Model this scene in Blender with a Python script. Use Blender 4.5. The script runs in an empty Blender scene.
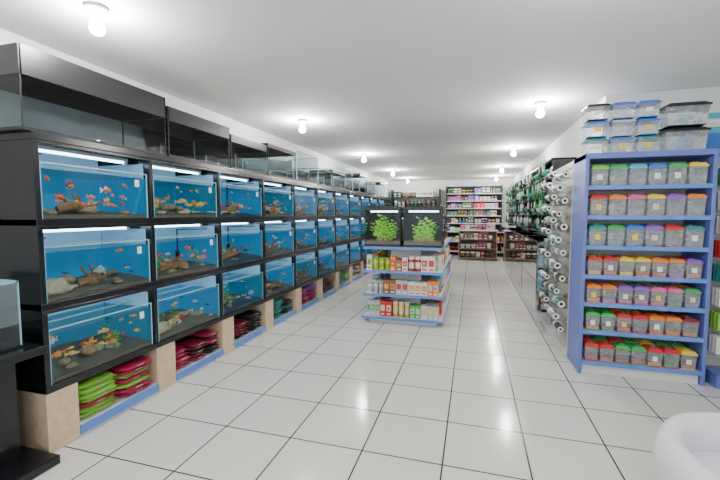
import bpy, math, random
from mathutils import Vector, Matrix
R = random.Random(7)
scene = bpy.context.scene

# ------------------------------------------------------------------ materials
def new_mat(name):
    m = bpy.data.materials.new(name); m.use_nodes = True
    nt = m.node_tree; b = nt.nodes.get('Principled BSDF')
    return m, nt, b

def mat(name, col, rough=0.5, metal=0.0, var=0.12, scale=14.0, emit=0.0, ecol=None, bump=0.0, spec=0.5):
    m, nt, b = new_mat(name)
    tc = nt.nodes.new('ShaderNodeTexCoord')
    nz = nt.nodes.new('ShaderNodeTexNoise'); nz.inputs['Scale'].default_value = scale
    nz.inputs['Detail'].default_value = 3
    nt.links.new(tc.outputs['Object'], nz.inputs['Vector'])
    mx = nt.nodes.new('ShaderNodeMix'); mx.data_type = 'RGBA'
    mx.inputs['A'].default_value = (*[max(0, c*(1-var)) for c in col], 1)
    mx.inputs['B'].default_value = (*[min(1, c*(1+var)) for c in col], 1)
    nt.links.new(nz.outputs['Fac'], mx.inputs['Factor'])
    nt.links.new(mx.outputs['Result'], b.inputs['Base Color'])
    b.inputs['Roughness'].default_value = rough
    b.inputs['Metallic'].default_value = metal
    b.inputs['Specular IOR Level'].default_value = spec
    if emit > 0:
        b.inputs['Emission Color'].default_value = (*(ecol or col), 1)
        b.inputs['Emission Strength'].default_value = emit
    if bump > 0:
        bp = nt.nodes.new('ShaderNodeBump'); bp.inputs['Strength'].default_value = bump
        bp.inputs['Distance'].default_value = 0.01
        nt.links.new(nz.outputs['Fac'], bp.inputs['Height'])
        nt.links.new(bp.outputs['Normal'], b.inputs['Normal'])
    return m

def glass(name, tint=(0.93, 0.97, 0.98), ior=1.35, diff=0.0, dcol=(0.9, 0.95, 1)):
    m = bpy.data.materials.new(name); m.use_nodes = True
    nt = m.node_tree; nt.nodes.clear()
    out = nt.nodes.new('ShaderNodeOutputMaterial')
    tr = nt.nodes.new('ShaderNodeBsdfTransparent'); tr.inputs[0].default_value = (*tint, 1)
    gl = nt.nodes.new('ShaderNodeBsdfGlossy'); gl.inputs['Roughness'].default_value = 0.02
    fr = nt.nodes.new('ShaderNodeFresnel'); fr.inputs['IOR'].default_value = ior
    mx = nt.nodes.new('ShaderNodeMixShader')
    nt.links.new(fr.outputs[0], mx.inputs[0]); nt.links.new(tr.outputs[0], mx.inputs[1]); nt.links.new(gl.outputs[0], mx.inputs[2])
    last = mx
    if diff > 0:
        df = nt.nodes.new('ShaderNodeBsdfDiffuse'); df.inputs[0].default_value = (*dcol, 1)
        nz = nt.nodes.new('ShaderNodeTexNoise'); nz.inputs['Scale'].default_value = 20
        ma = nt.nodes.new('ShaderNodeMath'); ma.operation = 'MULTIPLY'; ma.inputs[1].default_value = diff*2
        nt.links.new(nz.outputs['Fac'], ma.inputs[0])
        m2 = nt.nodes.new('ShaderNodeMixShader')
        nt.links.new(ma.outputs[0], m2.inputs[0])
        nt.links.new(mx.outputs[0], m2.inputs[1]); nt.links.new(df.outputs[0], m2.inputs[2]); last = m2
    nt.links.new(last.outputs[0], out.inputs[0])
    return m

M = {}
M['wall'] = mat('painted_wall', (0.74, 0.75, 0.75), 0.8, var=0.03, scale=3)
M['ceil'] = mat('painted_ceiling', (0.80, 0.81, 0.80), 0.85, var=0.03, scale=2)
M['black'] = mat('black_laminate', (0.006, 0.007, 0.009), 0.22)
M['blackp'] = mat('black_plastic', (0.008, 0.008, 0.009), 0.35)
M['dark'] = mat('dark_interior', (0.015, 0.022, 0.025), 0.6)
M['peri'] = mat('periwinkle_metal', (0.12, 0.17, 0.50), 0.4)
M['bstrip'] = mat('blue_price_strip', (0.11, 0.25, 0.66), 0.35)
M['whitem'] = mat('white_metal', (0.72, 0.73, 0.75), 0.4, var=0.04)
M['slat'] = mat('slatwall_beige', (0.50, 0.48, 0.43), 0.5, var=0.06)
M['cream'] = mat('cream_stone', (0.66, 0.50, 0.34), 0.55, var=0.28, scale=22, bump=0.2)
M['pblue'] = mat('aquarium_blue_back_glow', (0.02, 0.25, 0.50), 0.5, var=0.25, scale=4, emit=0.42, ecol=(0.015, 0.26, 0.52))  # tank back panel emits too, imitating tube-lit water
M['pblue2'] = mat('aquarium_teal_back_glow', (0.03, 0.22, 0.38), 0.5, var=0.25, scale=4, emit=0.34, ecol=(0.02, 0.24, 0.42))  # teal back panel with the same lit-water glow as emission
M['pglow'] = mat('pale_blue_tube_glow', (0.35, 0.60, 0.82), 0.6, var=0.05, emit=0.18, ecol=(0.30, 0.62, 0.88))  # panels above the water: tube glow put in as pale colour and emission
M['tube'] = mat('fluorescent_tube', (0.9, 0.95, 1), 0.5, emit=10, ecol=(0.55, 0.82, 1))
M['bulb'] = mat('lit_bulb', (1, 1, 1), 0.5, emit=950, ecol=(1, 0.97, 0.93))
M['ceram'] = mat('white_ceramic', (0.85, 0.85, 0.83), 0.35, var=0.03)
M['gravel'] = mat('aquarium_gravel', (0.22, 0.19, 0.14), 0.9, var=0.7, scale=120, bump=0.6)
M['gravel2'] = mat('dark_gravel', (0.06, 0.11, 0.14), 0.9, var=0.7, scale=120, bump=0.6)
M['rock'] = mat('tan_rock', (0.50, 0.37, 0.20), 0.85, var=0.5, scale=25, bump=0.5)
M['rockw'] = mat('pale_rock', (0.64, 0.57, 0.38), 0.85, var=0.4, scale=25, bump=0.5)
M['drift'] = mat('driftwood', (0.34, 0.19, 0.08), 0.8, var=0.5, scale=20, bump=0.4)
M['glass'] = glass('clear_glass')
M['glass2'] = glass('smoked_glass', tint=(0.74, 0.80, 0.82), ior=1.4)
M['wtop'] = glass('water_surface', tint=(0.75, 0.92, 0.98), ior=1.33)
M['gedge'] = mat('glass_edge', (0.25, 0.50, 0.58), 0.2, emit=0.05, ecol=(0.3, 0.6, 0.7))
M['clearp'] = glass('clear_plastic', tint=(0.92, 0.95, 0.95), ior=1.3, diff=0.22)
M['film'] = mat('rolled_film', (0.35, 0.37, 0.40), 0.2, var=0.2, scale=40)
M['chrome'] = mat('chrome', (0.7, 0.7, 0.72), 0.2, metal=1.0)
M['leaf'] = mat('plant_leaf_glow', (0.12, 0.46, 0.04), 0.5, var=0.4, scale=30, emit=0.2)  # leaf emission imitates strong tank light on the plants
M['leaf2'] = mat('plant_leaf_light_glow', (0.34, 0.68, 0.08), 0.5, var=0.3, scale=30, emit=0.35)  # lighter green leaf, also self-glowing to look brightly lit
M['stem'] = mat('plant_stem', (0.12, 0.25, 0.05), 0.6)
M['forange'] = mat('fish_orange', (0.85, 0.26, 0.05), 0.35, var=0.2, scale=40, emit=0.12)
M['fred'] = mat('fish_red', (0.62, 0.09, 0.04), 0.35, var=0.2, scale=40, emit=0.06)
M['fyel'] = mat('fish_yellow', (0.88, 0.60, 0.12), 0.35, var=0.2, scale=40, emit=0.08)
M['fwhite'] = mat('fish_pearl', (0.85, 0.78, 0.68), 0.35, var=0.2, scale=40)
M['fdark'] = mat('fish_dark', (0.03, 0.04, 0.05), 0.35, var=0.3, scale=40)
M['fsilver'] = mat('fish_silver', (0.45, 0.52, 0.55), 0.25, var=0.3, scale=40)
M['eye'] = mat('fish_eye', (0.01, 0.01, 0.01), 0.1)
M['wchair'] = mat('white_upholstery', (0.76, 0.77, 0.82), 0.7, var=0.05, scale=5, bump=0.15)
M['desk'] = mat('desk_wood', (0.30, 0.18, 0.10), 0.5, var=0.25, scale=8)
M['paper'] = mat('white_paper', (0.85, 0.85, 0.82), 0.6, var=0.03)
PC = {'p_red': (0.62, 0.03, 0.03), 'p_green': (0.05, 0.42, 0.10), 'p_lime': (0.24, 0.54, 0.06), 'p_yellow': (0.82, 0.60, 0.06),
      'p_orange': (0.85, 0.24, 0.03), 'p_pink': (0.78, 0.12, 0.32), 'p_purple': (0.28, 0.10, 0.52), 'p_blue': (0.04, 0.18, 0.60),
      'p_cyan': (0.08, 0.45, 0.62), 'p_white': (0.78, 0.78, 0.75), 'p_brown': (0.20, 0.11, 0.06), 'p_black': (0.015, 0.015, 0.016),
      'p_silver': (0.5, 0.5, 0.52), 'p_maroon': (0.22, 0.015, 0.035), 'p_teal': (0.03, 0.25, 0.22), 'p_magenta': (0.40, 0.015, 0.07), 'p_cream': (0.70, 0.62, 0.46)}
for k, c in PC.items():
    M[k] = mat('packaging_'+k[2:], c, 0.35, var=0.12, scale=30)

# floor tiles
m, nt, b = new_mat('ceramic_floor_tile'); M['floor'] = m
tc = nt.nodes.new('ShaderNodeTexCoord'); mp = nt.nodes.new('ShaderNodeMapping'); mp.inputs['Location'].default_value = (10.15, 10.24, 0)
br = nt.nodes.new('ShaderNodeTexBrick'); br.offset = 0; br.squash = 1
br.inputs['Color1'].default_value = (0.75, 0.74, 0.70, 1); br.inputs['Color2'].default_value = (0.71, 0.705, 0.665, 1)
br.inputs['Mortar'].default_value = (0.06, 0.055, 0.05, 1); br.inputs['Scale'].default_value = 1
br.inputs['Mortar Size'].default_value = 0.0055; br.inputs['Mortar Smooth'].default_value = 0.1
br.inputs['Brick Width'].default_value = 0.5; br.inputs['Row Height'].default_value = 0.5
nz = nt.nodes.new('ShaderNodeTexNoise'); nz.inputs['Scale'].default_value = 3; nz.inputs['Detail'].default_value = 2
mr = nt.nodes.new('ShaderNodeMapRange'); mr.inputs['To Min'].default_value = 0.12; mr.inputs['To Max'].default_value = 0.17
nt.links.new(tc.outputs['Object'], mp.inputs['Vector']); nt.links.new(mp.outputs['Vector'], br.inputs['Vector'])
nt.links.new(tc.outputs['Object'], nz.inputs['Vector']); nt.links.new(nz.outputs['Fac'], mr.inputs['Value'])
nt.links.new(br.outputs['Color'], b.inputs['Base Color']); nt.links.new(mr.outputs['Result'], b.inputs['Roughness'])
bp = nt.nodes.new('ShaderNodeBump'); bp.invert = True; bp.inputs['Strength'].default_value = 0.4; bp.inputs['Distance'].default_value = 0.004
nt.links.new(br.outputs['Fac'], bp.inputs['Height']); nt.links.new(bp.outputs['Normal'], b.inputs['Normal'])

# ------------------------------------------------------------------ mesh builder
class MB:
    def __init__(s): s.v = []; s.f = []; s.fm = []; s.fs = []; s.mats = []
    def mi(s, k):
        if k not in s.mats: s.mats.append(k)
        return s.mats.index(k)
    def add(s, vs, fs, k, smooth=False):
        o = len(s.v); s.v += [tuple(p) for p in vs]; i = s.mi(k)
        for f in fs: s.f.append([o+a for a in f]); s.fm.append(i); s.fs.append(smooth)
    def box(s, x0, y0, z0, x1, y1, z1, k):
        if x0 > x1: x0, x1 = x1, x0
        if y0 > y1: y0, y1 = y1, y0
        if z0 > z1: z0, z1 = z1, z0
        v = [(x0,y0,z0),(x1,y0,z0),(x1,y1,z0),(x0,y1,z0),(x0,y0,z1),(x1,y0,z1),(x1,y1,z1),(x0,y1,z1)]
        s.add(v, [(0,3,2,1),(4,5,6,7),(0,1,5,4),(1,2,6,5),(2,3,7,6),(3,0,4,7)], k)
    def frust(s, cx, cy, z0, z1, w0, d0, w1, d1, k, top=False):
        v = [(cx-w0/2,cy-d0/2,z0),(cx+w0/2,cy-d0/2,z0),(cx+w0/2,cy+d0/2,z0),(cx-w0/2,cy+d0/2,z0),
             (cx-w1/2,cy-d1/2,z1),(cx+w1/2,cy-d1/2,z1),(cx+w1/2,cy+d1/2,z1),(cx-w1/2,cy+d1/2,z1)]
        fs = [(0,3,2,1),(0,1,5,4),(1,2,6,5),(2,3,7,6),(3,0,4,7)]
        if top: fs.append((4,5,6,7))
        s.add(v, fs, k)
    def lathe(s, c, prof, k, n=14, axis='z', smooth=True):
        vs = []; fs = []
        for (r, h) in prof:
            for i in range(n):
                a = 2*math.pi*i/n
                if axis == 'z': vs.append((c[0]+r*math.cos(a), c[1]+r*math.sin(a), c[2]+h))
                elif axis == 'y': vs.append((c[0]+r*math.cos(a), c[1]+h, c[2]+r*math.sin(a)))
                else: vs.append((c[0]+h, c[1]+r*math.cos(a), c[2]+r*math.sin(a)))
        for j in range(len(prof)-1):
            for i in range(n):
                fs.append((j*n+i, j*n+(i+1) % n, (j+1)*n+(i+1) % n, (j+1)*n+i))
        s.add(vs, fs, k, smooth)
    def cyl(s, c, r, h, k, axis='z', n=12):
        s.lathe(c, [(0.0001, 0), (r, 0)], k, n, axis, False); s.lathe(c, [(r, 0), (r, h)], k, n, axis, True); s.lathe(c, [(r, h), (0.0001, h)], k, n, axis, False)
    def rod(s, a, b, r, k, n=8, r2=None):
        a = Vector(a); b = Vector(b); d = (b-a); L = d.length; q = d.to_track_quat('Z', 'Y')
        vs = []; r2 = r if r2 is None else r2
        for h, rr in ((0, r), (L, r2)):
            for i in range(n):
                t = 2*math.pi*i/n; vs.append(a+q @ Vector((rr*math.cos(t), rr*math.sin(t), h)))
        s.add(vs, [(i, (i+1) % n, n+(i+1) % n, n+i) for i in range(n)]+[tuple(range(n))[::-1], tuple(range(n, 2*n))], k, False)
    def ell(s, c, r, k, n=12, m=8, p=1.0, jit=0.0, rot=0.0, pz=None):
        vs = []; fs = []
        def sp(x, p=p): return math.copysign(abs(x)**p, x)
        pz = pz or p
        for j in range(m+1):
            ph = -math.pi/2+math.pi*j/m
            for i in range(n):
                a = 2*math.pi*i/n
                x = sp(math.cos(ph), pz)*sp(math.cos(a)); y = sp(math.cos(ph), pz)*sp(math.sin(a)); z = sp(math.sin(ph), pz)
                q = 1+(R.uniform(-jit, jit) if jit and 0 < j < m else 0)
                x *= r[0]*q; y *= r[1]*q; z *= r[2]*q
                vs.append((c[0]+x*math.cos(rot)-y*math.sin(rot), c[1]+x*math.sin(rot)+y*math.cos(rot), c[2]+z))
        for j in range(m):
            for i in range(n): fs.append((j*n+i, j*n+(i+1) % n, (j+1)*n+(i+1) % n, (j+1)*n+i))
        s.add(vs, fs, k, True)
    def fish(s, c, L, ang, pitch, k, kf, tall=1.0):
        rot = Matrix.Rotation(ang, 3, 'Z') @ Matrix.Rotation(pitch, 3, 'Y')
        T = lambda p: tuple(Vector(c)+rot @ (Vector((p[0], p[1], p[2]*tall))*L))
        sec = [(0.5, .015, .015, 0), (0.42, .085, .06, 0), (0.25, .16, .10, .01), (0.05, .18, .10, .01), (-0.15, .12, .07, 0), (-0.3, .05, .028, 0)]
        n = 8; vs = []; fs = []
        for (x, h, w, o) in sec:
            for i in range(n):
                a = 2*math.pi*i/n; vs.append(T((x, w*math.cos(a), o+h*math.sin(a))))
        for j in range(len(sec)-1):
            for i in range(n): fs.append((j*n+i, j*n+(i+1) % n, (j+1)*n+(i+1) % n, (j+1)*n+i))
        fs.append(tuple(range(n)))
        s.add(vs, fs, k, True)
        s.add([T((-.28, 0, .04)), T((-.42, .01, .15)), T((-.58, .02, .20)), T((-.50, .01, .0)), T((-.58, .02, -.20)), T((-.42, .01, -.15)), T((-.28, 0, -.04))], [(0, 1, 2, 3), (0, 3, 6), (3, 4, 5, 6)], kf)
        s.add([T((.18, 0, .16)), T((.05, 0, .29)), T((-.12, 0, .25)), T((-.16, 0, .11))], [(0, 1, 2, 3)], kf)
        s.add([T((.0, 0, -.15)), T((-.08, 0, -.27)), T((-.14, 0, -.11))], [(0, 1, 2)], kf)
        for q in (1, -1):
            s.add([T((.22, q*.09, -.03)), T((.12, q*.17, -.10)), T((.06, q*.15, -.04))], [(0, 1, 2)], kf)
            s.add([T((.40, q*.062, .03)), T((.37, q*.078, .05)), T((.34, q*.078, .03)), T((.37, q*.076, .005))], [(0, 1, 2, 3)], 'eye')
    def leaf(s, base, tip, w, k):
        b = Vector(base); t = Vector(tip); d = t-b; sd = d.cross(Vector((0, 0, 1)))
        if sd.length < 1e-5: sd = Vector((1, 0, 0))
        sd = sd.normalized()*w; mid = b+d*0.45+Vector((0, 0, -w*0.3))
        s.add([b, mid+sd, t, mid-sd, b+d*0.5+Vector((0, 0, w*0.2))], [(0, 1, 4), (1, 2, 4), (2, 3, 4), (3, 0, 4)], k, True)
    def plant(s, c, h, k='leaf', stems=5, lw=0.018):
        for _ in range(stems):
            lean = (R.uniform(-.3, .3)*h, R.uniform(-.2, .2)*h)
            hh = h*R.uniform(.6, 1); top = (c[0]+lean[0], c[1]+lean[1], c[2]+hh)
            s.rod(c, top, 0.0018, 'stem', 5)
            N = 7
            for i in range(N):
                t = (i+1)/N; a = i*2.4+R.random()
                b = [c[j]+(top[j]-c[j])*t for j in range(3)]; l = h*R.uniform(.16, .28)
                s.leaf(b, (b[0]+l*math.cos(a), b[1]+l*math.sin(a), b[2]+l*.45), lw, k)
    def build(s, name, parent=None, bevel=0.0, seg=2, loc=None):
        me = bpy.data.meshes.new(name)
        org = Vector(loc) if loc else Vector((0, 0, 0))
        me.from_pydata([tuple(Vector(p)-org) for p in s.v], [], s.f)
        for k in s.mats: me.materials.append(M[k])
        for p, i, sm in zip(me.polygons, s.fm, s.fs): p.material_index = i; p.use_smooth = sm
        me.update()
        o = bpy.data.objects.new(name, me); scene.collection.objects.link(o); o.location = org
        if parent: o.parent = parent; o.location = org-parent.location
        if bevel > 0:
            bm = o.modifiers.new('bevel', 'BEVEL'); bm.width = bevel; bm.segments = seg; bm.limit_method = 'ANGLE'; bm.angle_limit = math.radians(50)
        return o

def empty(name, loc=(0, 0, 0)):
    e = bpy.data.objects.new(name, None); e.empty_display_size = 0.1; e.location = loc
    scene.collection.objects.link(e); return e

# ------------------------------------------------------------------ room shell
CH = 2.75; YB = 14.6; XL = -3.08; XR = 1.32; XE = 3.4; YE = -2.6; YP = 4.72
def shell(name, b, k='wall'):
    m = MB(); m.box(*b, k); return m.build(name)
shell('floor', (XL-.15, YE-.15, -.12, XE+.15, YB+.15, 0), 'floor')
shell('ceiling', (XL-.15, YE-.15, CH, XE+.15, YB+.15, CH+.12), 'ceil')
shell('wall_left', (XL-.15, YE-.15, 0, XL, YB+.15, CH))
shell('wall_back', (XL, YB, 0, XR, YB+.15, CH))
shell('wall_right', (XR, YP, 0, XR+.15, YB+.15, CH))
shell('wall_partition', (XR+.15, YP, 0, XE, YP+.15, CH))
shell('wall_right_front', (XE, YE-.15, 0, XE+.15, YP+.15, CH))
m = MB()
m.box(XL, YE-.15, 0, -2.6, YE, CH, 'wall'); m.box(2.9, YE-.15, 0, XE, YE, CH, 'wall')
m.box(-2.6, YE-.15, 2.5, 2.9, YE, CH, 'wall'); m.box(-2.6, YE-.15, 0, 2.9, YE, .3, 'wall')
m.build('wall_front')
m = MB()
for x in (-2.6, -.8, 1.05, 2.86): m.box(x, YE-.1, .3, x+.04, YE-.04, 2.5, 'chrome')
m.box(-2.6, YE-.1, .3, 2.9, YE-.04, .34, 'chrome'); m.box(-2.6, YE-.1, 2.46, 2.9, YE-.04, 2.5, 'chrome')
m.add([(-2.6, YE-.07, .3), (2.9, YE-.07, .3), (2.9, YE-.07, 2.5), (-2.6, YE-.07, 2.5)], [(0, 1, 2, 3)], 'glass')
m.build('fill_window_1')  # unseen storefront window, added behind the camera to let in fill light
m = MB(); m.box(XR+.15, YP-.012, 0, XE, YP, .08, 'ceram'); m.build('baseboard_partition')

# ------------------------------------------------------------------ ceiling lamps
for x in (-2.21, 0.70):
    for y in (-1.1, 1.87, 4.8, 7.82, 10.84, 13.4):  # first row, behind the camera, is unseen and added for lighting
        e = empty('ceiling_lamp', (x, y, CH))
        a = MB(); a.lathe((x, y, CH), [(0.001, 0), (.066, 0), (.068, -.012), (.056, -.03), (.036, -.038), (.032, -.075), (.022, -.08), (0.001, -.08)], 'ceram', 20)
        a.build('lamp_holder', e, loc=(x, y, CH))
        a = MB(); a.lathe((x, y, CH-.078), [(.018, 0), (.022, -.012), (.036, -.030), (.042, -.050), (.036, -.070), (.020, -.083), (0.001, -.087)], 'bulb', 20)
        a.build('bulb', e, loc=(x, y, CH))

# ------------------------------------------------------------------ aquarium rack
X0 = -2.50; XBk = -3.04; Y0 = 1.665; W = 0.872; N = 12; ZB = 0.385; BH = 0.52; T = 0.045
rack = MB()
for i in range(4):
    z = ZB+BH*i
    rack.box(X0, Y0, z, XBk, Y0+N*W, z+T, 'black')
    if i > 0: rack.box(X0, Y0, z-.022, X0-.012, Y0+N*W, z, 'black')
ZT = ZB+3*BH+T
for j in range(N+1):
    y = Y0+j*W
    ya, yb = (y, y+.035) if j == 0 else ((y-.035, y) if j == N else (y-.0175, y+.0175))
    rack.box(X0-.002, ya, ZB+T, XBk, yb, ZT-T, 'black')
rack.box(XBk, Y0, ZB, XBk-.02, Y0+N*W, ZT, 'black')
for j in range(N+1):
    y = Y0+j*W
    if j == N: y -= .2
    rack.box(X0-.005, y, 0, XBk, y+.2, ZB, 'cream')
for j in range(N):
    y = Y0+j*W
    yb = y+W if j < N-1 else y+W-.2
    rack.box(X0-.01, y+.2, 0, XBk, yb, .085, 'whitem')
    rack.box(X0+.004, y+.2, .02, X0-.01, yb, .085, 'bstrip')
rack.build('aquarium_rack', bevel=0.004)

FK = ['forange', 'fred', 'fyel', 'fwhite', 'fdark', 'fsilver']
DOM = {(2, 0): ('forange', 'fred'), (2, 1): ('fyel', 'forange'), (2, 2): ('fred', 'fwhite'), (1, 0): ('fdark', 'fsilver'), (1, 1): ('forange', 'fyel'),
       (0, 0): ('forange', 'fyel'), (0, 1): ('fsilver', 'fyel'), (1, 2): ('fdark', 'fred'), (0, 2): ('fwhite', 'fsilver')}
def driftwood(m, x, y, z, size):
    """branching root: tapered, bent segments"""
    trunk = [(x, y-size*.5, z+.015), (x+.02, y-size*.2, z+.045), (x-.01, y+size*.12, z+.04), (x+.02, y+size*.5, z+.07)]
    rr = [.024, .03, .022, .010]
    for a in range(3):
        m.rod(trunk[a], trunk[a+1], rr[a], 'drift', 9, rr[a+1])
        if a: m.ell(trunk[a], (rr[a]*1.05,)*3, 'drift', 9, 6)
    for a in range(5):
        b0 = Vector(trunk[1 + a % 2]); an = R.uniform(0, 6.28)
        mid = b0+Vector((.04*math.cos(an), size*.2*math.sin(an), R.uniform(.03, .06))); tip = mid+Vector((.03*math.cos(an), size*.15*math.sin(an+.5), R.uniform(.02, .07)))
        m.rod(b0, mid, .014, 'drift', 7, .009); m.rod(mid, tip, .009, 'drift', 7, .003)
for i in range(3):
    for j in range(N):
        y0 = Y0+j*W+.03; y1 = Y0+(j+1)*W-.03; z0 = ZB+BH*i+T; z1 = z0+.34
        if j == 0: y0 += .01
        xf = X0-.02; xb = XBk+.02
        e = empty('fish_tank', ((xf+xb)/2, (y0+y1)/2, z0))
        g = MB()
        g.add([(xf, y0, z0), (xf, y1, z0), (xf, y1, z1), (xf, y0, z1)], [(0, 1, 2, 3)], 'glass')
        g.build('front_glass', e)
        fr = MB()
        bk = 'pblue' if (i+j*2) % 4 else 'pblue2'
        fr.box(xb, y0, z0, xb-.008, y1, z1-.03, bk); fr.box(xb, y0, z1-.03, xb-.008, y1, z0+BH-T-.002, 'pglow')
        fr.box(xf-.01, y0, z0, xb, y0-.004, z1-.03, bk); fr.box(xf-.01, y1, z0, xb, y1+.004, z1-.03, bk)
        fr.box(xf-.04, y0-.004, z1-.03, xb, y0-.009, z1+.09, 'pglow'); fr.box(xf-.04, y1+.004, z1-.03, xb, y1+.009, z1+.09, 'pglow')
        fr.box(xf+.003, y0, z0, xf-.006, y0+.008, z1, 'gedge'); fr.box(xf+.003, y1-.008, z0, xf-.006, y1, z1, 'gedge')
        fr.box(xf+.003, y0, z1, xf-.008, y1, z1+.008, 'gedge')
        fr.box(xf-.2, y0, z1, xf-.215, y1, z1+.008, 'gedge')
        fr.build('tank_frame', e)
        w = MB(); w.add([(xf-.01, y0, z1-.03), (xf-.01, y1, z1-.03), (xb, y1, z1-.03), (xb, y0, z1-.03)], [(0, 1, 2, 3)], 'wtop'); w.build('water_surface', e)
        gr = MB(); nn = 12; vs = []; fs = []
        gk = 'gravel' if (i*3+j) % 3 != 2 else 'gravel2'
        ph = R.uniform(0, 6)
        for a in range(nn+1):
            for b2 in range(6):
                vs.append((xf-.008+(xb-xf)*b2/5, y0+(y1-y0)*a/nn, z0+.022+.035*b2/5+.012*math.sin(ph+a*.9)*(b2 > 0)+R.uniform(0, .010)*(b2 > 0)))
        for a in range(nn):
            for b2 in range(5): fs.append((a*6+b2, (a+1)*6+b2, (a+1)*6+b2+1, a*6+b2+1))
        gr.add(vs, fs, gk, True); gr.add([(xf-.007, y0, z0), (xf-.007, y1, z0), (xf-.007, y1, z0+.022), (xf-.007, y0, z0+.022)], [(0, 1, 2, 3)], gk)
        # central rock pile plus scattered stones
        pc = R.uniform(y0+.28, y1-.28); tall = R.uniform(.6, 1.2)
        for q in range(R.randint(6, 9)):
            dy = R.uniform(-.2, .2); s_ = R.uniform(.03, .055)
            gr.ell((xf-.14-R.uniform(0, .14), pc+dy, z0+.04+max(0, (.2-abs(dy)))*.28*tall), (s_, s_*R.uniform(1, 1.9), s_*.65), R.choice(('rock', 'rock', 'drift', 'rockw')), 10, 7, jit=.15)
        for _ in range(R.randint(2, 4)):
            s_ = R.uniform(.02, .035)
            gr.ell((xf-R.uniform(.05, .2), R.uniform(y0+.06, y1-.06), z0+.03+s_*.35), (s_, s_*R.uniform(1, 1.6), s_*.6), R.choice(('rock', 'rockw')), 9, 6, jit=.16)
        if R.random() < .6: driftwood(gr, xf-.13, R.uniform(y0+.28, y1-.28), z0+.045, R.uniform(.28, .42))
        if (i, j) in ((1, 0), (0, 1)):
            gr.ell((xf-.09, y0+.12, z0+.075), (.045, .085, .055), 'rockw', 10, 7, jit=.2); gr.ell((xf-.10, y0+.19, z0+.055), (.04, .05, .03), 'rockw', 10, 7, jit=.2)
        gr.build('gravel_and_rocks', e)
        fl = MB(); fy = y1-.07 if R.random() < .5 else y0+.07
        fl.cyl((xb+.06, fy, z0+.06), .022, .11, 'blackp', 'z', 12); fl.cyl((xb+.06, fy, z0+.17), .007, .22, 'blackp', 'z', 8); fl.rod((xb+.06, fy, z1+.05), (xf-.05, fy-.02, z1+.06), .005, 'blackp', 6)
        fl.build('sponge_filter', e)
        if R.random() < .45:
            pl = MB()
            for _ in range(3): pl.plant((xf-R.uniform(.12, .3), R.uniform(y0+.1, y1-.1), z0+.03), R.uniform(.12, .22), 'leaf', 3, .012)
            pl.build('aquatic_plants', e)
        fi = MB()
        d1, d2 = DOM.get((i, j), (R.choice(FK), R.choice(FK)))
        nf = (20 if i == 2 else 15) if j < 6 else 8
        if i == 0 and j == 0: nf = 22
        if i == 1 and j == 0: nf = 9
        for _ in range(nf):
            q = R.random(); k = d1 if q < .5 else (d2 if q < .8 else R.choice(FK))
            L = R.uniform(.035, .075)*(1.15 if j < 2 else 1)
            zz = z0+(R.uniform(.09, .16) if R.random() < .55 else R.uniform(.1, .28))
            kf = k if R.random() < .7 else R.choice(('fwhite', 'fdark'))
            fi.fish((xf-R.uniform(.05, .12), R.uniform(y0+.08, y1-.08), zz), L, math.pi/2*R.choice((1, -1))+R.uniform(-.6, .6), R.uniform(-.25, .25), k, kf, R.choice((.8, 1, 1.3)))
        fi.build('ornamental_fish_school', e)
        t = MB()
        t.cyl((xf-.17, y0+.06, z1+.098), .009, (y1-y0)-.12, 'tube', 'y', 10)
        t.build('light_tube', e)
        t = MB(); t.box(xf-.15, y0+.03, z1+.108, xf-.20, y1-.03, z1+.130, 'whitem'); t.box(xf-.158, y0+.03, z1+.085, xf-.184, y0+.06, z1+.11, 'ceram'); t.box(xf-.158, y1-.06, z1+.085, xf-.184, y1-.03, z1+.11, 'ceram')
        t.build('light_fixture', e)
        if R.random() < .8:
            t = MB(); a = y1-.12; t.box(xf+.0035, a, z1-.1, xf+.005, a+.04, z1-.045, 'paper'); t.build('price_tag', e)

# ------------------------------------------------------------------ upper empty display tanks
def display_tank(y0, y1, z0, z1, hood=0.0, base=.02, x0=X0-.02, x1=-2.98, name='empty_aquarium', smoked=True):
    e = empty(name, ((x0+x1)/2, (y0+y1)/2, z0))
    f = MB(); r = .014
    f.box(x0, y0, z0, x1, y1, z0+base, 'blackp')
    zh = z1-hood
    if hood:
        f.box(x0+.004, y0-.004, zh, x1, y0+.01, z1, 'blackp'); f.box(x0+.004, y1-.01, zh, x1, y1+.004, z1, 'blackp')
        f.box(x0+.004, y0, zh, x0-.01, y1, z1, 'blackp'); f.box(x1+.01, y0, zh, x1, y1, z1, 'blackp'); f.box(x0-.0, y0, z1-.012, x1, y1, z1, 'blackp')
    else:
        for q in ((x0, x0-r), (x1+r, x1)): f.box(q[0], y0, z1-.012, q[1], y1, z1, 'gedge')
        for q in ((y0, y0+r), (y1-r, y1)): f.box(x0, q[0], z1-.012, x1, q[1], z1, 'gedge')
    for (a, b2) in ((x0, y0), (x0, y1-.007), (x1+.007, y0), (x1+.007, y1-.007)):
        f.box(a, b2, z0+base, a-.007, b2+.007, zh, 'blackp' if hood else 'gedge')
    f.build('tank_frame', e)
    g = MB(); gk = 'glass2' if smoked else 'glass'
    a = .003
    g.add([(x0-a, y0+a, z0+base), (x0-a, y1-a, z0+base), (x1+a, y1-a, z0+base), (x1+a, y0+a, z0+base), (x0-a, y0+a, zh), (x0-a, y1-a, zh), (x1+a, y1-a, zh), (x1+a, y0+a, zh)],
          [(0, 1, 5, 4), (1, 2, 6, 5), (2, 3, 7, 6), (3, 0, 4, 7)], gk)
    g.build('glass_panels', e)
    return e
display_tank(Y0-.035, Y0+1.06, ZT+.003, 2.48, .17)
display_tank(Y0+1.09, Y0+1.95, ZT+.003, 2.42, .12)
display_tank(Y0+1.98, Y0+2.72, ZT+.003, 2.36, .08)
yy = Y0+2.76
k = 0
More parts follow.
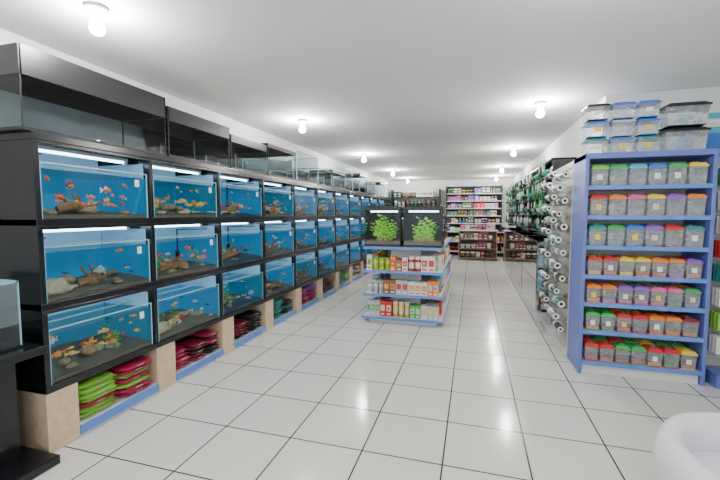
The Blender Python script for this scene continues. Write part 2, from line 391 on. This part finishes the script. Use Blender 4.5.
while yy < Y0+N*W-.8:
    w_ = R.choice((.62, .7, .8, .5)); z1 = R.choice((2.32, 2.40, 2.28, 2.44))
    display_tank(yy, yy+w_, ZT+.003, z1, .0 if k % 3 else .05, smoked=bool(k % 2)); yy += w_+.04; k += 1

# ------------------------------------------------------------------ gravel bags under rack
bagc = [['p_lime', 'p_magenta'], ['p_magenta', 'p_maroon', 'p_black'], ['p_maroon', 'p_black'], ['p_teal', 'p_black'], ['p_magenta', 'p_purple'], ['p_black', 'p_brown'], ['p_teal', 'p_lime'], ['p_brown', 'p_white'], ['p_maroon', 'p_teal'], ['p_white', 'p_black'], ['p_lime', 'p_brown'], ['p_black', 'p_white']]
for j in range(N):
    b = MB(); ya = Y0+j*W+.215; yb = Y0+(j+1)*W-.015 - (.2 if j == N-1 else 0)
    cs = bagc[j]; n = 2 if len(cs) == 2 else 3
    wy = (yb-ya)/n
    for q in range(n):
        lv = R.randint(5, 7)
        for l in range(lv):
            zc = .087+.019+l*.034; dx = R.uniform(-.02, .02); dy = R.uniform(-.012, .012); rt = R.uniform(-.07, .07)
            c_ = cs[q] if R.random() < .85 else cs[(q+1) % len(cs)]
            b.ell((X0-.22+dx, ya+wy*(q+.5)+dy, zc), (.19, wy*.45, .020), c_, 24, 8, p=.38, jit=.012, rot=rt, pz=.75)
            b.box(X0-.035+dx, ya+wy*(q+.5)+dy-wy*.36, zc-.002, X0-.018+dx, ya+wy*(q+.5)+dy+wy*.36, zc+.002, c_)
            b.box(X0-.0345+dx, ya+wy*(q+.5)+dy-.03, zc+.0022, X0-.019+dx, ya+wy*(q+.5)+dy+.03, zc+.003, 'p_silver')
    b.build('gravel_bags')

# ------------------------------------------------------------------ black pedestal desk + small glass tank
b = MB()
b.box(-2.40, .85, .68, -3.05, 1.62, .73, 'black')
b.box(-2.56, .95, .05, -3.02, 1.55, .68, 'black')
b.box(-2.36, .80, 0, -3.05, 1.63, .055, 'black')
b.build('black_counter', bevel=.006)
display_tank(1.05, 1.55, .732, 1.12, 0, .01, x0=-2.5, x1=-2.95, name='small_glass_tank')

# ------------------------------------------------------------------ products
def fishbox(m, cx, cy, z, w, d, h, lid, inner=None):
    """clear plastic tub with a coloured snap lid and carry handle"""
    m.frust(cx, cy, z, z+h*.80, w*.84, d*.84, w*.94, d*.94, 'clearp')
    m.frust(cx, cy, z, z+.008, w*.84, d*.84, w*.85, d*.85, lid, True)
    if inner: m.frust(cx, cy, z+.009, z+h*.22, w*.80, d*.80, w*.83, d*.83, inner, True)
    m.frust(cx, cy, z+h*.78, z+h*.86, w, d, w, d, lid, True)
    m.frust(cx, cy, z+h*.86, z+h*.95, w*.93, d*.93, w*.78, d*.78, lid, True)
    m.frust(cx, cy, z+h*.95, z+h, w*.35, d*.3, w*.28, d*.22, 'clearp' if R.random() < .4 else lid, True)
    if R.random() < .5: m.box(cx-w*.16, cy-d*.47, z+h*.3, cx+w*.16, cy-d*.47+.001, z+h*.55, R.choice(['paper', 'paper', 'p_yellow', 'p_cream']))

def item(m, x, y, z, w, d, h, face, kind, c, c2):
    """face: '-y' or '-x' or '+x'; w along the shelf, d into it"""
    if kind == 'box':
        if face == '-y':
            m.box(x-w/2, y, z, x+w/2, y+d, z+h, c); m.box(x-w*.38, y-.0012, z+h*.35, x+w*.38, y, z+h*.75, c2)
            m.box(x-w*.3, y-.0012, z+h*.1, x+w*.3, y, z+h*.2, 'p_white' if c != 'p_white' else 'p_red')
            m.box(x-w*.2, y-.0024, z+h*.45, x+w*.12, y-.0012, z+h*.62, R.choice(['p_cream', 'p_silver', 'p_brown']))
        else:
            s = 1 if face == '-x' else -1
            m.box(x, y-w/2, z, x+s*d, y+w/2, z+h, c); m.box(x-s*.0012, y-w*.38, z+h*.35, x, y+w*.38, z+h*.75, c2)
    else:
        if face == '-y': cx, cy = x, y+d/2
        else: cx, cy = x+(d/2 if face == '-x' else -d/2), y
        r = min(w, d)*.46
        if kind == 'jar':
            m.lathe((cx, cy, z), [(0.001, 0), (r, 0), (r, h*.78), (r*.9, h*.82)], c, 12)
            m.lathe((cx, cy, z), [(r*1.01, h*.2), (r*1.015, h*.6)], c2, 12)
            m.lathe((cx, cy, z), [(r*1.03, h*.8), (r*1.03, h*.97), (r*.95, h), (0.001, h)], 'p_white' if c == 'p_black' else c2, 12)
        else:
            m.lathe((cx, cy, z), [(0.001, 0), (r*.8, 0), (r*.85, h*.55), (r*.6, h*.68), (r*.28, h*.75), (r*.28, h*.82)], c, 10)
            m.lathe((cx, cy, z), [(r*.855, h*.15), (r*.87, h*.48)], c2, 10)
            m.lathe((cx, cy, z), [(r*.33, h*.82), (r*.33, h*.98), (0.001, h)], 'p_white', 10)

def row(m, a0, a1, fixed, z, hmax, face, cols, kinds=('box', 'jar'), wr=(.05, .1), d=.09):
    a = a0
    while True:
        k = R.choice(kinds); w = R.uniform(*wr); c = R.choice(cols); c2 = R.choice([q for q in cols if q != c]); h = hmax*R.uniform(.7, 1)
        for _ in range(R.randint(1, 3)):
            if a+w > a1: return
            p = a+w/2
            if face == '-y': item(m, p, fixed, z, w*.94, d, h, face, k, c, c2)
            else: item(m, fixed, p, z, w*.94, d, h, face, k, c, c2)
            a += w

# ------------------------------------------------------------------ central gondola
gx0, gx1, gy0, gy1 = -1.45, -.36, 5.05, 7.5
g = MB()
g.box(gx0+.08, gy0+.08, 0, gx1-.08, gy1-.08, .07, 'whitem')
LV = [.07, .385, .705, 1.03]
for z in LV:
    o = 0 if z < .1 else .02
    g.box(gx0+o, gy0+o, z, gx1-o, gy1-o, z+.025, 'whitem')
    zz0, zz1 = z-.006, z+.030
    g.box(gx0+o, gy0+o-.008, zz0, gx1-o, gy0+o, zz1, 'bstrip'); g.box(gx1-o, gy0+o-.008, zz0, gx1-o+.008, gy1-o, zz1, 'bstrip'); g.box(gx0+o-.008, gy0+o-.008, zz0, gx0+o, gy1-o, zz1, 'bstrip')
g.box(gx0+.33, gy0+.33, .09, gx1-.33, gy1-.33, 1.03, 'whitem')
g.build('gondola_shelf', bevel=.002)
sets = [['p_white', 'p_cream', 'p_silver', 'p_green', 'p_yellow', 'p_brown', 'p_red'], ['p_white', 'p_cream', 'p_brown', 'p_orange', 'p_silver', 'p_white', 'p_red'], ['p_yellow', 'p_green', 'p_white', 'p_orange', 'p_lime', 'p_red']]
for li in range(3):
    m = MB(); z = LV[li]+.026
    for dd in range(2):
        row(m, gx0+.05, gx1-.05, gy0+.05+dd*.13, z, .21, '-y', sets[li], ('box', 'jar', 'box'), (.06, .10), .11)
    row(m, gy0+.33, gy1-.05, gx1-.04, z, .21, '+x', sets[li]+['p_cyan'], wr=(.06, .11), d=.11)
    row(m, gy0+.33, gy1-.05, gx0+.04, z, .21, '-x', sets[li]+['p_cyan'], wr=(.06, .11), d=.11)
    m.build('pet_food_packages')

def planted(x0, x1, y0, y1, z0, z1):
    e = empty('planted_aquarium', ((x0+x1)/2, (y0+y1)/2, z0)); f = MB()
    f.box(x0, y0, z0, x1, y1, z0+.03, 'blackp')
    f.box(x0-.004, y0-.004, z1-.055, x1+.004, y1, z1, 'blackp'); f.box(x0+.04, y0+.04, z1, x1-.04, y1-.04, z1+.015, 'blackp')
    f.box(x0, y1-.01, z0+.03, x1, y1, z1-.055, 'dark')
    for (a, c) in ((x0, y0), (x1-.01, y0)): f.box(a, c, z0+.03, a+.01, c+.01, z1-.055, 'blackp')
    f.build('tank_frame', e, bevel=.003)
    h = MB(); a = .002
    h.add([(x0+a, y0+a, z0+.03), (x1-a, y0+a, z0+.03), (x1-a, y0+a, z1-.055), (x0+a, y0+a, z1-.055), (x1-a, y1-.01, z0+.03), (x1-a, y1-.01, z1-.055), (x0+a, y1-.01, z0+.03), (x0+a, y1-.01, z1-.055)],
          [(0, 1, 2, 3), (1, 4, 5, 2), (0, 3, 7, 6)], 'glass'); h.build('glass_panels', e)
    s_ = MB(); s_.box(x0+.01, y0+.008, z0+.03, x1-.01, y1-.012, z0+.075, 'gravel')
    for _ in range(4): s_.ell((R.uniform(x0+.08, x1-.08), R.uniform(y0+.08, y0+.2), z0+.085), (R.uniform(.03, .06), .035, .03), 'rock', 9, 6, jit=.15)
    s_.build('gravel_and_rocks', e)
    p = MB()
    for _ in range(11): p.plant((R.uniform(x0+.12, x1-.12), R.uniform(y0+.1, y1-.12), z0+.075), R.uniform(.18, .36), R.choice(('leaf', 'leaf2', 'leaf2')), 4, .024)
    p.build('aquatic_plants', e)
    t = MB(); t.cyl((x0+.06, y0+.10, z1-.065), .010, x1-x0-.12, 'tube', 'x', 10); t.build('light_tube', e)
zt = 1.057
planted(gx0+.02, gx0+.52, gy0+.05, gy0+.42, zt, 1.60)
planted(gx0+.555, gx1-.02, gy0+.05, gy0+.42, zt, 1.60)
for yy in (gy0+.5, gy0+1.15, gy0+1.75):
    planted(gx0+.1, gx1-.1, yy, yy+.45, zt, 1.5)

# ------------------------------------------------------------------ right shelf unit (faces the camera)
sx0, sx1, sy0, sy1 = .975, 1.965, 3.98, 4.42
s = MB()
s.box(sx0, sy0, 0, sx0+.03, sy1, 2.05, 'peri'); s.box(sx1-.03, sy0, 0, sx1, sy1, 2.05, 'peri')
s.box(sx0, sy1, 0, sx1, sy1+.015, 2.05, 'whitem'); s.box(sx0, sy0-.004, 2.0, sx1, sy1, 2.05, 'peri')
s.box(sx0+.035, sy0+.03, 0, sx1-.035, sy1, .09, 'whitem')
SL = [.10, .395, .655, .915, 1.185, 1.46, 1.73]
for z in SL:
    s.box(sx0+.03, sy0+.004, z, sx1-.03, sy1, z+.02, 'whitem'); s.box(sx0+.03, sy0-.006, z-.010, sx1-.03, sy0+.006, z+.028, 'bstrip')
s.build('retail_shelf_unit', bevel=.002)
lidsets = [['p_red', 'p_green', 'p_red', 'p_yellow'], ['p_green', 'p_red', 'p_orange', 'p_maroon', 'p_lime'], ['p_orange', 'p_purple', 'p_pink', 'p_green'], ['p_red', 'p_yellow', 'p_orange', 'p_purple'],
           ['p_teal', 'p_green', 'p_blue', 'p_purple', 'p_red'], ['p_red', 'p_orange', 'p_pink', 'p_yellow', 'p_purple', 'p_orange'], ['p_lime', 'p_green', 'p_cyan', 'p_blue', 'p_green', 'p_yellow']]
for li, z in enumerate(SL):
    m = MB(); n = 7 if li < 4 else 6; w = (sx1-sx0-.10)/n; h = .175 if li < 4 else .20; x = sx0+.05
    for q in range(n):
        for dd in range(2):
            lid = lidsets[li][(q//(1 if li > 3 else 2)+dd) % len(lidsets[li])] if dd == 0 else R.choice(lidsets[li])
            fishbox(m, x+w*(q+.5), sy0+.09+dd*.17, z+.021, w*.95, .15, h, lid, R.choice(lidsets[li]) if li < 4 else None)
    m.build('plastic_fish_boxes')
m = MB()
for (x, w, n) in ((1.08, .19, 3), (1.285, .19, 3), (1.48, .17, 3)):
    for q in range(n): fishbox(m, x, sy0+.17, 2.052+q*.155, w, .2, .153, R.choice(['p_blue', 'p_red', 'p_silver', 'p_teal', 'p_black']))
for q in range(2): fishbox(m, 1.765, sy0+.19, 2.052+q*.215, .33, .26, .212, 'p_black')
m.build('stacked_plastic_terrariums')

# second display to the right, partly in frame
s = MB(); s.box(2.03, 4.2, 0, 3.0, 4.24, 2.0, 'slat'); s.box(2.03, 3.95, 0, 3.0, 4.2, .12, 'peri')
for q in range(18): s.box(2.03, 4.195, .2+q*.1, 3.0, 4.2, .21+q*.1, 'whitem')
s.build('slatwall_display')
m = MB()
for q in range(8):
    z = .28+q*.21
    for w in range(6):
        x = 2.05+w*.15; c = R.choice(['p_green', 'p_teal', 'p_red', 'p_blue', 'p_white', 'p_lime'])
        m.rod((x+.06, 4.194, z+.16), (x+.06, 4.0, z+.165), .003, 'chrome', 6)
        for dd in range(3):
            m.box(x, 4.02+dd*.05, z, x+.12, 4.045+dd*.05, z+.15, c)
        m.box(x+.015, 4.018, z+.03, x+.105, 4.02, z+.1, 'p_white')
m.build('hanging_pet_supplies')
m = MB(); m.box(1.98, YP-.012, 1.95, 2.5, YP-.002, 2.5, 'p_cyan'); m.box(2.03, YP-.014, 2.05, 2.45, YP-.012, 2.3, 'p_blue'); m.box(2.05, YP-.014, 2.36, 2.4, YP-.012, 2.44, 'paper')
m.build('wall_poster')

# ------------------------------------------------------------------ slatwall with film rolls along the aisle
s = MB()
s.box(1.02, 4.46, 0, 1.06, 5.75, 2.05, 'slat')
for q in range(20): s.box(1.012, 4.46, .10+q*.1, 1.02, 5.75, .165+q*.1, 'slat')
s.box(.98, 4.46, 0, 1.30, 4.50, 2.05, 'slat')
for q in range(20): s.box(.978, 4.452, .09+q*.1, 1.0, 4.46, .1+q*.1, 'p_brown')
s.box(.93, 4.46, 0, 1.30, 5.75, .09, 'whitem')
s.build('slatwall_panel', bevel=.002)
m = MB()
for q in range(13):
    z = .26+q*.138
    for cc in range(2):
        y = 4.52+cc*.58; L = .40
        x = .925-(q % 2)*.05; zz = z+(.065 if cc else 0); r = .034+(q % 3)*.004
        ck = ['p_black', 'p_black', 'film', 'p_black', 'p_teal'][(q*2+cc) % 5]
        m.cyl((x, y, zz), r, L, ck, 'y', 18)
        m.lathe((x, y-.001, zz), [(0.001, 0), (r*.38, 0)], 'p_black', 14, 'y', False)
        m.lathe((x, y-.0015, zz), [(r*.42, 0), (r*.86, 0)], 'paper', 16, 'y', False)
        m.lathe((x, y+L*.42, zz), [(r*1.01, 0), (r*1.01, L*.2)], 'paper', 18, 'y')
        m.rod((1.011, y+L*.1, zz-r-.004), (x-r-.01, y+L*.1, zz-r-.004), .004, 'chrome', 6)
        m.rod((1.011, y+L*.85, zz-r-.004), (x-r-.01, y+L*.85, zz-r-.004), .004, 'chrome', 6)
m.build('film_rolls')

# ------------------------------------------------------------------ right wall shelving and glass showcases
ALLC = ['p_white', 'p_silver', 'p_teal', 'p_blue', 'p_black', 'p_brown', 'p_yellow', 'p_red', 'p_green', 'p_white', 'p_black', 'p_cream']
DK = ['p_black', 'p_black', 'p_teal', 'p_brown', 'p_silver', 'p_green', 'p_black', 'p_white', 'p_maroon']
def showcase(y0, y1, ztop=1.12):
    e = empty('glass_showcase', (1.1, (y0+y1)/2, 0)); x0 = .86; x1 = 1.29
    s = MB(); s.box(x0, y0, 0, x1, y1, .12, 'whitem')
    for x in (x0, x1-.02):
        for y in (y0, y1-.02): s.box(x, y, .12, x+.02, y+.02, ztop, 'chrome')
    for z in (.42, .76): s.box(x0+.01, y0, z, x1, y1, z+.01, 'gedge')
    s.box(x0, y0, ztop-.02, x0+.02, y1, ztop, 'chrome'); s.box(x0, y0, ztop-.02, x1, y0+.02, ztop, 'chrome')
    s.build('showcase_frame', e)
    g = MB(); g.add([(x0, y0, .12), (x0, y1, .12), (x0, y1, ztop), (x0, y0, ztop), (x1, y0, .12), (x1, y0, ztop), (x1, y1, ztop)], [(0, 1, 2, 3), (0, 3, 5, 4), (3, 2, 6, 5)], 'glass'); g.build('glass_panels', e)
    m = MB()
    for z in (.122, .432, .772): row(m, y0+.04, y1-.04, x0+.06, z, .24, '-x', ['p_white', 'p_silver', 'p_white', 'p_brown', 'p_cyan', 'p_black'], wr=(.08, .16), d=.14)
    m.build('boxed_goods', e)
for (a, b2) in ((5.8, 7.4), (7.45, 9.2), (9.25, 11.0), (11.05, 12.8)): showcase(a, b2)
for (a, b2) in ((5.8, 8.0), (8.03, 10.2), (10.23, 12.4)):
    LVw = [1.22, 1.48, 1.74]
    s = MB()
    s.box(1.285, a, 1.15, 1.31, b2, 2.25, 'black')
    for y in (a, b2-.03): s.box(1.02, y, 1.15, 1.31, y+.03, 2.25, 'black')
    for z in LVw+[2.0]: s.box(1.0, a, z, 1.31, b2, z+.018, 'black')
    s.box(1.0, a, 2.24, 1.31, b2, 2.26, 'black')
    s.build('wall_shelf')
    m = MB()
    for z in LVw+[2.0]: row(m, a+.05, b2-.05, 1.05, z+.019, .19, '-x', DK, ('bottle', 'jar', 'box'), (.06, .11), .09)
    m.build('aquarium_supplies')
    m = MB()
    for z in (2.24, 2.0, 1.74, 1.48):
        y = a+.10
        while y < b2-.1:
            c = R.choice(['p_black', 'p_teal', 'p_green', 'p_black', 'p_silver', 'p_black'])
            m.rod((1.0, y, z+.008), (.93, y, z+.012), .003, 'chrome', 5)
            m.rod((.945, y, z+.008), (.945, y, z-.14), .003, c, 5)
            if R.random() < .5: m.lathe((.945, y, z-.15), [(.045, 0), (.048, -.004), (.03, -.05), (.001, -.075)], c, 12)
            else: m.box(.93, y-.035, z-.19, .955, y+.035, z-.04, c); m.box(.9285, y-.025, z-.12, .93, y+.025, z-.06, 'paper')
            y += R.uniform(.11, .2)
    m.build('hanging_nets_and_packs')

# ------------------------------------------------------------------ back of the shop
s = MB(); bx0, bx1 = -.95, .95; yb = YB-.45
for x in (bx0, (bx0+bx1)/2, bx1-.03): s.box(x, yb, 0, x+.03, YB-.02, 2.5, 'dark')
BL = [.15, .5, .85, 1.15, 1.42, 1.68, 1.94, 2.2]
for z in BL: s.box(bx0, yb, z, bx1, YB-.02, z+.025, 'whitem')
s.box(bx0, YB-.05, 0, bx1, YB-.02, 2.5, 'dark'); s.build('back_shelving')
m = MB()
for z in BL: row(m, bx0+.05, bx1-.05, yb+.05, z+.026, .2, '-y', ALLC+['p_pink', 'p_purple', 'p_black', 'p_brown'], ('box', 'jar', 'bottle', 'box'), (.07, .15), .2)
m.build('shelf_merchandise')
s = MB()
for x in (-2.95, -1.2): s.box(x, yb, 0, x+.03, YB-.02, 2.4, 'dark')
for z in (.2, .6, 1.0, 1.4, 1.75, 2.1): s.box(-2.95, yb, z, -1.17, YB-.02, z+.025, 'dark')
s.build('storage_shelving')
m = MB()
for z in (.2, .6, 1.0, 1.4, 1.75, 2.1): row(m, -2.88, -1.25, yb+.05, z+.026, .27, '-y', DK+['p_cream', 'p_blue'], ('box', 'jar'), (.12, .22), .2)
m.build('stored_goods')
d = MB(); ly = 13.0
d.box(-.45, ly, 0, -.42, ly+.45, .95, 'desk'); d.box(.72, ly, 0, .75, ly+.45, .95, 'desk'); d.box(-.47, ly-.03, .95, .77, ly+.48, .98, 'whitem')
for z in (.06, .36, .66): d.box(-.42, ly, z, .72, ly+.45, z+.02, 'desk')
d.box(-.42, ly+.43, .06, .72, ly+.45, .95, 'desk')
d.build('low_display_shelf', bevel=.003)
d = MB()
for z in (.081, .381, .681): row(d, -.4, .7, ly+.04, z, .24, '-y', ['p_brown', 'p_white', 'p_maroon', 'p_silver', 'p_black', 'p_cream'], ('box', 'box', 'jar'), (.1, .18), .2)
row(d, -.4, .7, ly+.04, .981, .22, '-y', ['p_white', 'p_brown', 'p_pink', 'p_silver'], ('box', 'jar'), (.1, .18), .2)
d.build('display_goods')
# second gondola further back
s = MB(); s.box(-1.35, 8.3, 0, -.6, 10.3, .1, 'whitem'); s.box(-1.0, 8.3, .1, -.9, 10.3, 1.5, 'whitem')
for z in (.1, .5, .85, 1.2): s.box(-1.35, 8.3, z, -.6, 10.3, z+.02, 'whitem'); s.box(-.6, 8.3, z-.01, -.592, 10.3, z+.03, 'bstrip')
s.build('rear_gondola_shelf')
m = MB()
for z in (.1, .5, .85, 1.2):
    row(m, 8.35, 10.25, -.63, z+.021, .26, '+x', ALLC, wr=(.08, .16), d=.14); row(m, 8.35, 10.25, -1.32, z+.021, .26, '-x', ALLC, wr=(.08, .16), d=.14)
m.build('rear_gondola_goods')

# ------------------------------------------------------------------ white tub armchair, lower right
cx, cy = 1.27, 2.06
e = empty('white_armchair', (cx, cy, 0))
c = MB(); n = 40; vs = []; fs = []
prof = [(.30, .09), (.36, .12), (.395, .20), (.405, .30), (.395, .36), (.365, .40), (.325, .41), (.29, .385), (.275, .33), (.27, .22)]
a0, a1 = math.radians(-55), math.radians(235)
for i in range(n+1):
    t = a0+(a1-a0)*i/n; back = .5+.5*math.sin(t)
    for (r, z) in prof:
        zz = z+(.05*back*min(1, max(0, (z-.25)/.1)))
        q = 1+.012*math.sin(t*9)
        vs.append((cx+r*q*math.cos(t), cy+r*q*math.sin(t), zz))
P = len(prof)
for i in range(n):
    for j in range(P-1): fs.append((i*P+j, (i+1)*P+j, (i+1)*P+j+1, i*P+j+1))
fs.append(tuple(range(P))); fs.append(tuple(n*P+j for j in range(P))[::-1])
c.add(vs, fs, 'wchair', True); c.build('tub_back', e)
c = MB(); c.ell((cx, cy-.02, .24), (.275, .31, .09), 'wchair', 28, 12, p=.7); c.lathe((cx, cy, 0), [(.001, .08), (.29, .08), (.30, .2), (.001, .2)], 'wchair', 28); c.build('seat_cushion', e)
c = MB()
for k in range(4):
    a = math.pi/4+k*math.pi/2; c.lathe((cx+.22*math.cos(a), cy+.22*math.sin(a), 0), [(.001, 0), (.018, 0), (.025, .1), (.001, .1)], 'chrome', 10)
c.build('legs', e)

# ------------------------------------------------------------------ world + camera
w = bpy.data.worlds.new('daylight'); scene.world = w; w.use_nodes = True
bg = w.node_tree.nodes['Background']; bg.inputs[0].default_value = (0.90, 0.95, 1, 1); bg.inputs[1].default_value = 2.6
cam = bpy.data.cameras.new('camera'); co = bpy.data.objects.new('camera', cam); scene.collection.objects.link(co)
cam.lens = 19.25; cam.sensor_width = 36; cam.clip_start = .05
co.location = (0, 0, 1.5); co.rotation_euler = (math.radians(90-3.86), 0, math.radians(16.36))
scene.camera = co
